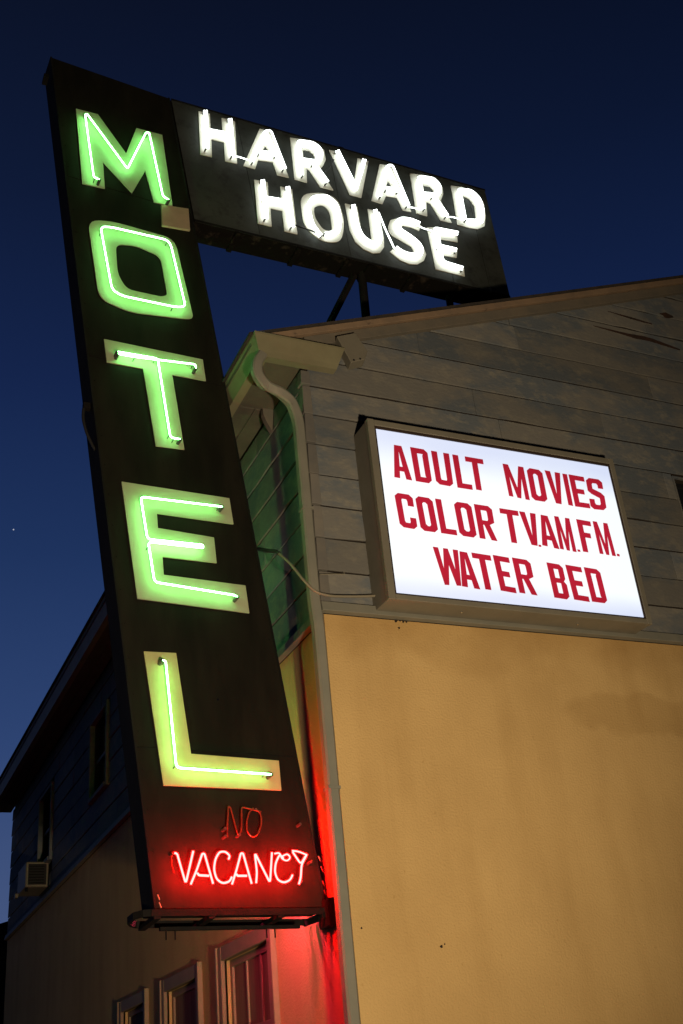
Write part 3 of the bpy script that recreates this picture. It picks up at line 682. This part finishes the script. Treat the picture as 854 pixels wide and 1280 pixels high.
# rusty angle irons under the cabinet
for t_ in (.12, .30, .45, .52, .66, .82):
    p = lerp(hq[0], hq[1], t_); MB().hexa([F(p[0] + a, p[1] + b, c) for b in (-.0035, -.0002) for a, c in ((-.02, hb), (.02, hb), (.02, hf), (-.02, hf))]).build('bottom_cleat', 'rust', hs)
ZA = Z(240, 120, 5.3375); ZB = Z(340, 160, 5.3375); ZC = Z(460, 180, 4.744); ZD = Z(310, 215, 5.3375); ZE = Z(430, 240, 5.0235)
HH = [
 ('H', ZA, [[(42, 105), (118, 122), (123, 228), (203, 245), (197, 150), (285, 172), (300, 455), (220, 437), (212, 312), (128, 292), (132, 410), (55, 392)]],
   [[(78, 125), (90, 375)], [(242, 180), (262, 425)], [(85, 255), (250, 285)]]),
 ('A', ZA, [[(450, 222), (528, 240), (645, 548), (568, 530), (538, 445), (440, 432), (420, 490), (342, 468)], [(488, 338), (470, 365), (510, 370)]],
   [[(385, 462), (480, 262), (500, 262), (605, 510)], [(435, 400), (545, 415)]]),
 ('R', ZB, [[(120, 68), (200, 80), (290, 100), (345, 150), (358, 215), (340, 255), (318, 280), (408, 418), (322, 398), (248, 285), (228, 272), (232, 368), (150, 345)], [(203, 150), (245, 155), (275, 178), (288, 215), (210, 213)]],
   [[(185, 340), (165, 108), (265, 128), (315, 175), (310, 235), (275, 250), (180, 235)], [(265, 262), (355, 385)]]),
 ('V', ZB, [[(380, 150), (455, 165), (545, 370), (570, 205), (642, 225), (595, 468), (518, 448)]], [[(422, 175), (550, 435), (602, 235)]]),
 ('A', ZC, [[(68, 122), (150, 135), (255, 405), (205, 395), (170, 322), (105, 312), (85, 358), (20, 338)], [(118, 222), (106, 252), (142, 260)]],
   [[(55, 330), (105, 150), (120, 150), (225, 385)], [(95, 285), (165, 295)]]),
 ('R', ZC, [[(248, 178), (320, 185), (400, 205), (440, 260), (445, 300), (430, 340), (495, 470), (430, 455), (370, 358), (345, 345), (350, 430), (285, 412)], [(325, 248), (365, 255), (388, 280), (385, 298), (330, 288)]],
   [[(315, 405), (290, 212), (375, 228), (412, 270), (410, 310), (385, 322), (305, 315)], [(375, 330), (455, 445)]]),
 ('D', ZC, [[(490, 250), (560, 258), (640, 290), (685, 350), (697, 430), (690, 490), (650, 508), (600, 500), (530, 480)], [(562, 310), (600, 330), (628, 370), (638, 440), (625, 468), (578, 462)]],
   [[(560, 470), (525, 285), (600, 300), (645, 345), (665, 410), (660, 480), (570, 475)]]),
 ('H', ZD, [[(40, 55), (130, 72), (135, 165), (220, 182), (215, 100), (292, 118), (328, 418), (242, 398), (228, 262), (148, 245), (157, 368), (65, 345)]],
   [[(85, 80), (110, 335)], [(252, 125), (285, 390)], [(95, 198), (265, 225)]]),
 ('O', ZD, [rnd([(345, 150), (500, 140), (600, 185), (645, 340), (620, 475), (500, 470), (370, 370)], 90), rnd([(435, 235), (500, 220), (545, 270), (562, 400), (500, 390), (445, 310)], 30)],
   [[(470, 450), (410, 370), (385, 260), (420, 195), (510, 185), (575, 240), (600, 340), (585, 425), (500, 440)]]),
 ('U', ZE, [[(5, 75), (82, 95), (105, 235), (130, 282), (172, 308), (148, 110), (215, 125), (248, 290), (250, 350), (225, 385), (180, 388), (120, 360), (70, 315), (35, 240)]],
   [[(45, 105), (70, 240), (100, 305), (160, 345), (205, 345), (215, 300), (182, 135)]]),
 ('S', ZE, [[(278, 215), (290, 180), (340, 165), (400, 165), (440, 185), (485, 215), (470, 245), (420, 225), (370, 215), (350, 228), (375, 262), (440, 295), (495, 345), (515, 395), (500, 435), (460, 458), (410, 455), (350, 430), (288, 378), (315, 352), (370, 380), (420, 388), (438, 375), (420, 345), (360, 310), (300, 275), (280, 245)]],
   [[(460, 220), (400, 195), (340, 190), (315, 215), (335, 260), (400, 300), (455, 345), (475, 385), (460, 420), (410, 420), (350, 400), (310, 370)]]),
 ('E', ZE, [[(520, 225), (590, 225), (705, 250), (712, 318), (603, 298), (606, 335), (712, 360), (705, 415), (620, 400), (628, 440), (750, 470), (757, 532), (575, 488), (535, 300)]],
   [[(700, 280), (560, 250), (600, 460), (730, 500)], [(580, 360), (690, 385)]]),
]
def offset_path(pts, d):
    out = []
    for i, p in enumerate(pts):
        a = Vector(pts[max(i - 1, 0)]); b = Vector(pts[min(i + 1, len(pts) - 1)]); t_ = (b - a).normalized(); n_ = Vector((-t_.y, t_.x)); k = 1
        if 0 < i < len(pts) - 1:
            t1 = (Vector(p) - a).normalized(); k = 1 / max(.5, abs(n_.dot(Vector((-t1.y, t1.x)))))
        out.append((p[0] + n_.x * d * k, p[1] + n_.y * d * k))
    return out
names = {0: 'first letter H of HARVARD', 1: 'first letter A of HARVARD', 2: 'first letter R of HARVARD', 3: 'letter V of HARVARD', 4: 'second letter A of HARVARD', 5: 'second letter R of HARVARD', 6: 'letter D of HARVARD',
         7: 'letter H of HOUSE', 8: 'letter O of HOUSE', 9: 'letter U of HOUSE', 10: 'letter S of HOUSE', 11: 'letter E of HOUSE'}
for i, (ch, zz, loops, tubes) in enumerate(HH):
    LO = [[uv(S(*p, hf) - SN * hf) for p in zz(l)] for l in loops]
    mb = MB().prism(LO, lambda p: F(p[0], p[1], hf + .008), lambda p: F(p[0], p[1], hf + .0005))
    L_ = mb.build('letter', 'white_paint', hs, label='white ' + names[i])
    nn = MB(); st = MB(); bl = MB()
    sc_ = 5.34 if zz in (ZA, ZB, ZD) else 4.9
    for t_ in tubes:
        for d in ((-.009, .009)):
            pts = offset_path(zz(t_), d * 165)
            P3 = [F(*uv(S(*p, hf) - SN * hf), hf + .048) for p in pts]
            P3 = fillet(P3, .05, n=3); nn.tube(P3, .0095, 8)
        for q in (P3[0], P3[-1]): st.tube([q + SN * .002, q - SN * .038], .008, 8)
    nn.build('neon_tube', 'neon_white', L_); st.build('electrode', 'electrode', L_, kind='stuff')
# jumper tubes between letters
def jump(zz, pts, m, lab, r=.006):
    P3 = fillet([F(*uv(S(*p, hf) - SN * hf), hf + .045) for p in zz(pts)], .02)
    MB().tube(P3, r, 8).build('jumper_tube', m, hs, label=lab)
jump(ZA, [(262, 425), (300, 430), (360, 450)], 'neon_white', 'lit jumper tube between H and A of HARVARD')
jump(ZB, [(340, 320), (358, 300), (385, 262), (400, 235)], 'blackout', 'black painted jumper tube between R and V')
jump(ZC, [(225, 392), (262, 398), (300, 410)], 'neon_white', 'lit jumper tube between A and R of HARVARD')
jump(ZC, [(455, 450), (490, 452), (530, 462)], 'neon_white', 'lit jumper tube between R and D of HARVARD')
jump(ZD, [(300, 378), (350, 395), (440, 425)], 'blackout', 'black painted jumper tube between H and O of HOUSE', .007)
jump(ZE, [(205, 150), (240, 240), (300, 370)], 'neon_white', 'lit jumper tube between U and S of HOUSE', .0075)
jump(ZE, [(450, 232), (490, 250), (535, 262)], 'neon_white', 'lit jumper tube between S and E of HOUSE')
q = S(427, 185, -.02); MB().box(q + Vector((-.03, 0, -.015)), q + Vector((.03, .06, .025))).build('lifting_lug', 'iron', hs, bevel=.008)
# posts down to the roof
pt = MB(); a = aty(451, 330, 7.10); b = aty(459, 410, 7.10); pt.tube([a + Vector((0, 0, .4)), a, b, Vector((b.x, b.y, roofz(b.x)))], .040, 10); pt.build('post', 'sign_side', hs)
p2 = MB(); a = aty(443, 343, 7.10); b = aty(408, 412, 7.45); bar(a, Vector((b.x, b.y, b.z)), .022, .026, p2); bar(b, b + (b - a) * .35, .022, .026, p2); p2.build('brace', 'iron', hs)
p3 = MB(); a = aty(560, 365, 7.18); p3.tube([a, Vector((a.x, a.y, roofz(a.x)))], .035, 8); p3.build('post', 'sign_side', hs)

# ------------------------------------------------------------------ backlit box sign on the gable
lb = thing('light_box_sign', (4.33, 6.0, 4.54), 'backlit white box sign with red ADULT MOVIES lettering mounted on the grey siding', 'light box')
BD = .255
x0, x1, z0, z1 = 3.245, 5.405, 4.566, 5.985     # cabinet outline
fx0, fx1, fz0, fz1 = 3.306, 5.352, 4.613, 5.915
YB = FY - BD
cab = MB(); cab.box((x0, YB + .03, z0), (x1, FY - .003, z1)); cab.build('cabinet', 'box_frame', lb, bevel=.004)
rt = MB()
for a, b in (((x0 - .004, YB - .004, z0 - .004), (fx0 - .012, YB + .045, z1 + .004)), ((fx1 + .012, YB - .004, z0 - .004), (x1 + .004, YB + .045, z1 + .004)), ((fx0 - .012, YB - .002, fz1 + .022), (fx1 + .012, YB + .045, z1 + .002)), ((fx0 - .012, YB - .002, z0 - .002), (fx1 + .012, YB + .045, fz0 - .010))): rt.box(a, b)
rt.build('retainer_frame', 'box_frame', lb, bevel=.004)
gk = MB()
for a, b in (((fx0 - .012, YB + .004, fz0 - .010), (fx0, YB + .04, fz1 + .022)), ((fx1, YB + .004, fz0 - .010), (fx1 + .012, YB + .04, fz1 + .022)), ((fx0, YB + .004, fz1), (fx1, YB + .04, fz1 + .022)), ((fx0, YB + .004, fz0 - .010), (fx1, YB + .04, fz0))): gk.box(a, b)
gk.build('gasket', 'gasket', lb)
MB().box((fx0 - .004, YB + .012, fz0 - .004), (fx1 + .004, YB + .02, fz1 + .004)).build('backlit_panel', 'lit_face', lb)
# glyphs in a unit box: a = stem width, b = bar height
def glyph(c, a, b):
    h = 1
    ch = .16
    def rr(x0, y0, x1, y1, cx_, cy_): return [(x0 + cx_, y0), (x1 - cx_, y0), (x1, y0 + cy_), (x1, y1 - cy_), (x1 - cx_, y1), (x0 + cx_, y1), (x0, y1 - cy_), (x0, y0 + cy_)]
    if c == 'I': return [[[(0, 0), (1, 0), (1, 1), (0, 1)]]]
    if c == '.': return [[[(0, 0), (1, 0), (1, 1), (0, 1)]]]
    if c == 'O': return [[rr(0, 0, 1, 1, .2, .09), rr(a, b, 1 - a, 1 - b, .10, .05)]]
    if c == 'D': return [[[(0, 0), (.8, 0), (1, .09), (1, .91), (.8, 1), (0, 1)], [(a, b), (.7, b), (1 - a, b + .05), (1 - a, .95 - b), (.7, 1 - b), (a, 1 - b)]]]
    if c == 'U': return [[[(0, 1), (0, .09), (.2, 0), (.8, 0), (1, .09), (1, 1), (1 - a, 1), (1 - a, b + .05), (.65, b), (.35, b), (a, b + .05), (a, 1)]]]
    if c == 'L': return [[[(0, 1), (0, 0), (1, 0), (1, b), (a, b), (a, 1)]]]
    if c == 'T': return [[[(0, 1), (0, 1 - b), (.5 - a / 2, 1 - b), (.5 - a / 2, 0), (.5 + a / 2, 0), (.5 + a / 2, 1 - b), (1, 1 - b), (1, 1)]]]
    if c == 'E': return [[[(0, 0), (1, 0), (1, b), (a, b), (a, .5 - b / 2), (.82, .5 - b / 2), (.82, .5 + b / 2), (a, .5 + b / 2), (a, 1 - b), (1, 1 - b), (1, 1), (0, 1)]]]
    if c == 'F': return [[[(0, 0), (a, 0), (a, .46), (.82, .46), (.82, .46 + b), (a, .46 + b), (a, 1 - b), (1, 1 - b), (1, 1), (0, 1)]]]
    if c == 'C': return [[[(1, .32), (1, .09), (.8, 0), (.2, 0), (0, .09), (0, .91), (.2, 1), (.8, 1), (1, .91), (1, .66), (1 - a, .66), (1 - a, .95 - b), (.62, 1 - b), (.38, 1 - b), (a, .95 - b), (a, b + .05), (.38, b), (.62, b), (1 - a, b + .05), (1 - a, .32)]]]
    if c == 'S': return [[[(0, .32), (0, .09), (.2, 0), (.8, 0), (1, .09), (1, .46), (.8, .56), (a, .66), (a, .95 - b), (.38, 1 - b), (.62, 1 - b), (1 - a, .95 - b), (1 - a, .70), (1, .70), (1, .91), (.8, 1), (.2, 1), (0, .91), (0, .58), (.2, .49), (1 - a, .38), (1 - a, b + .05), (.62, b), (.38, b), (a, b + .05), (a, .32)]]]
    if c == 'A': return [[[(0, 0), (a * .95, 0), (a * .95 + .05, .22), (.95 - a * .95, .22), (1 - a * .95, 0), (1, 0), (.5 + a * .62, 1), (.5 - a * .62, 1)], [(a * .95 + .09, .22 + b * .9), (.91 - a * .95, .22 + b * .9), (.5, .86)]]]
    if c == 'V': return [[[(0, 1), (a, 1), (.5, .26), (1 - a, 1), (1, 1), (.5 + a * .52, 0), (.5 - a * .52, 0)]]]
    if c == 'M': return [[[(0, 0), (a * .8, 0), (a * .8, .66), (.5 - .09, 0), (.5 + .09, 0), (1 - a * .8, .66), (1 - a * .8, 0), (1, 0), (1, 1), (1 - a * 1.0, 1), (.5, .30), (a * 1.0, 1), (0, 1)]]]
    if c == 'W': return [[[(0, 1), (a * .85, 1), (.27, .42), (.5 - a * .38, 1), (.5 + a * .38, 1), (.73, .42), (1 - a * .85, 1), (1, 1), (.74 + a * .36, 0), (.74 - a * .36, 0), (.5, .56), (.26 + a * .36, 0), (.26 - a * .36, 0)]]]
    if c == 'R': return [[[(0, 0), (a, 0), (a, .42), (.40, .42), (1 - a, 0), (1, 0), (.72, .44), (1, .52), (1, .91), (.8, 1), (0, 1)], [(a, .42 + b * .85), (.62, .42 + b * .85), (1 - a, .47 + b * .85), (1 - a, .95 - b), (.65, 1 - b), (a, 1 - b)]]]
    if c == 'B': return [[[(0, 0), (.8, 0), (1, .09), (1, .42), (.86, .51), (.98, .59), (.98, .91), (.78, 1), (0, 1)], [(a, b), (.65, b), (1 - a, b + .05), (1 - a, .40), (.65, .45), (a, .45)], [(a, .45 + b * .9), (.65, .45 + b * .9), (1 - a, .5 + b * .9), (1 - a, .95 - b), (.65, 1 - b), (a, 1 - b)]]]
Z6 = Z(460, 520, 4.744); Z7 = Z(600, 550, 3.882); Z8 = Z(470, 660, 3.713)
TXT = [  # letter, zoom, TL, TR, BL, BR
 ('A', Z6, (124, 166), (228, 184), (157, 362), (262, 382)), ('D', Z6, (250, 184), (350, 202), (285, 386), (382, 402)), ('U', Z6, (374, 206), (480, 224), (407, 402), (508, 420)),
 ('L', Z6, (500, 228), (590, 244), (532, 424), (622, 438)), ('T', Z6, (574, 240), (681, 258), (606, 430), (712, 448)),
 ('M', Z7, (110, 115), (210, 132), (142, 271), (242, 292)), ('O', Z7, (225, 134), (300, 148), (254, 290), (330, 302)), ('V', Z7, (314, 147), (388, 161), (346, 302), (420, 316)),
 ('I', Z7, (400, 163), (422, 167), (430, 315), (452, 320)), ('E', Z7, (430, 167), (503, 180), (463, 322), (536, 332)), ('S', Z7, (512, 182), (590, 194), (540, 334), (616, 342)),
 ('C', Z6, (155, 453), (262, 470), (192, 656), (296, 674)), ('O', Z6, (278, 473), (380, 490), (316, 678), (419, 692)), ('L', Z6, (398, 490), (492, 504), (435, 694), (530, 708)),
 ('O', Z6, (507, 506), (610, 522), (546, 708), (648, 724)), ('R', Z6, (628, 522), (732, 538), (664, 724), (768, 742)),
 ('T', Z7, (94, 331), (184, 345), (122, 492), (212, 506)), ('V', Z7, (190, 346), (269, 358), (225, 504), (306, 518)), ('.', Z7, (284, 508), (296, 510), (286, 517), (298, 519)),
 ('A', Z7, (270, 358), (352, 374), (303, 510), (386, 530)), ('M', Z7, (360, 369), (433, 381), (390, 528), (469, 544)), ('.', Z7, (473, 531), (485, 533), (476, 541), (488, 543)),
 ('F', Z7, (467, 384), (535, 396), (501, 541), (567, 552)), ('M', Z7, (547, 394), (618, 405), (582, 551), (660, 564)), ('.', Z7, (664, 552), (676, 554), (667, 563), (679, 565)),
 ('W', Z8, (264, 87), (380, 103), (300, 262), (416, 270)), ('A', Z8, (364, 104), (446, 118), (400, 270), (484, 285)), ('T', Z8, (443, 114), (531, 128), (478, 280), (566, 292)),
 ('E', Z8, (542, 125), (616, 138), (580, 290), (653, 303)), ('R', Z8, (631, 137), (714, 151), (667, 300), (750, 313)),
 ('B', Z7, (323, 594), (400, 607), (362, 764), (438, 776)), ('E', Z7, (414, 605), (490, 618), (458, 774), (533, 786)), ('D', Z7, (504, 617), (580, 630), (545, 784), (621, 794)),
]
for c, zz, tl, tr, bl, br_ in TXT:
    TL, TR, BL, BR = [front(*zz([p])[0], BD - .010) for p in (tl, tr, bl, br_)]
    wid = (TR - TL).length; a = min(.38, .048 / max(wid, .01)); b = .15
    if c == 'M': a = min(.28, .046 / wid)
    if c in 'IT.' and c != 'T': a = 1
    def mp_(p, dy=0, TL=TL, TR=TR, BL=BL, BR=BR):
        u, v = p; q = (BL * (1 - u) + BR * u) * (1 - v) + (TL * (1 - u) + TR * u) * v; return Vector((q.x, YB + .012 - dy, q.z))
    for loops in glyph(c, a, b):
        MB().prism(loops, lambda p: mp_(p, .004), lambda p: mp_(p, -.001)).build('period' if c == '.' else 'letter', 'lit_red', lb, label=None if c == '.' else 'red letter %s on the white panel' % c)
for px_ in ((577, 765), (722, 780)):
    c = front(*px_, .13); c.z = z0 - .0055
    c = on(px_[0], px_[1], (0, 0, z0 - .006), (0, 0, 1))
    MB().tube([c + Vector((0, 0, .006)), c + Vector((0, 0, -.006))], .006, 8).build('screw', 'screw', lb)

# ------------------------------------------------------------------ power cable from the blade sign to the light box
cb = thing('power_cable', tuple(front(440, 745, .03)), 'grey cable sagging from the blade sign round the corner to the light box', 'cable')
pc = [S(322, 686, -.06), aty(345, 689, 6.40), aty(362, 703, 6.25), aty(380, 726, 6.14), aty(394, 740, 6.125), aty(412, 745, 6.135), aty(430, 745.5, 6.145), aty(455, 745.5, 6.145), aty(478, 744, 6.15)]
MB().tube(fillet(pc[1:], .12, n=5), .0095, 8).build('sheath', 'cable', cb)
MB().tube(fillet([pc[0], pc[0].lerp(pc[1], .5) + Vector((0, 0, -.006)), pc[1], pc[1].lerp(pc[2], .25)], .1), .013, 8).build('cable_boot', 'rubber', cb)
# thin loose wire end on the siding
a = front(400, 718, .04); b = front(431, 718, .045)
MB().tube([a, a.lerp(b, .6) + Vector((0, 0, .004)), b, b + Vector((-.01, -.01, .012))], .003, 6).build('loose_wire', 'cable', cb)

# ------------------------------------------------------------------ air conditioner in the far upper window
ac = thing('air_conditioner', (WX - .18, 16.2, 4.62), 'small beige window air conditioner on the dark far end of the side wall', 'air conditioner')
y0a, y1a, za, zb = 15.75, 16.40, 4.66, 4.99
MB().box((WX - .30, y0a, za), (WX + .0, y1a, zb)).build('housing', 'ac', ac, bevel=.012)
MB().box((WX - .27, y0a - .008, za + .03), (WX - .03, y0a - .001, zb - .03)).build('grille_recess', 'dark', ac)
for k in range(7):
    z = za + .045 + k * .036
    MB().box((WX - .26, y0a - .012, z), (WX - .06, y0a - .009, z + .012)).build('louvre', 'iron', ac)
MB().box((WX - .29, y0a + .02, za - .05), (WX - .26, y0a + .05, za)).build('support_bracket', 'iron', ac)
MB().box((WX - .34, y1a - .1, za - .03), (WX - .30, y1a, za + .02)).build('drip_spout', 'ac', ac)

# ------------------------------------------------------------------ neighbouring house seen past the far corner
nh = thing('neighbour_house', (.5, 30, 0), 'dark neighbouring house with pitched roof just past the far end of the motel', 'house')
MB().box((-1.5, 27, 0), (6.5, 34, 4.2)).build('wall', 'neigh', nh)
mb = MB(); prf = [(-2.2, 3.9), (7.2, 3.9), (3.9, 6.6), (2.9, 6.6)]
mb.prism([[(-2.2, 4.2), (7.2, 4.2), (7.2, 4.3), (4.4, 6.1), (4.2, 6.1), (-2.2, 4.3)]], lambda p: (p[0], 26.6, p[1]), lambda p: (p[0], 34.4, p[1])).build('roof', 'roof', nh)
MB().box((.4, 26.97, 1.2), (1.4, 27.0, 2.6)).build('window', 'pane', nh)

# ------------------------------------------------------------------ one early star
c = CAM + ray(17, 662).normalized() * 3000
bm = bmesh.new(); bmesh.ops.create_icosphere(bm, subdivisions=1, radius=2.2); me = bpy.data.meshes.new('star'); bm.to_mesh(me); bm.free(); me.materials.append(emi('starlight', (.8, .85, 1), .5))
o = bpy.data.objects.new('star', me); o.location = c; COL.objects.link(o); tag(o, 'single faint star low in the blue sky left of the blade sign', 'star')
for o in bpy.data.objects:
    if 'org' in o.keys(): del o['org']
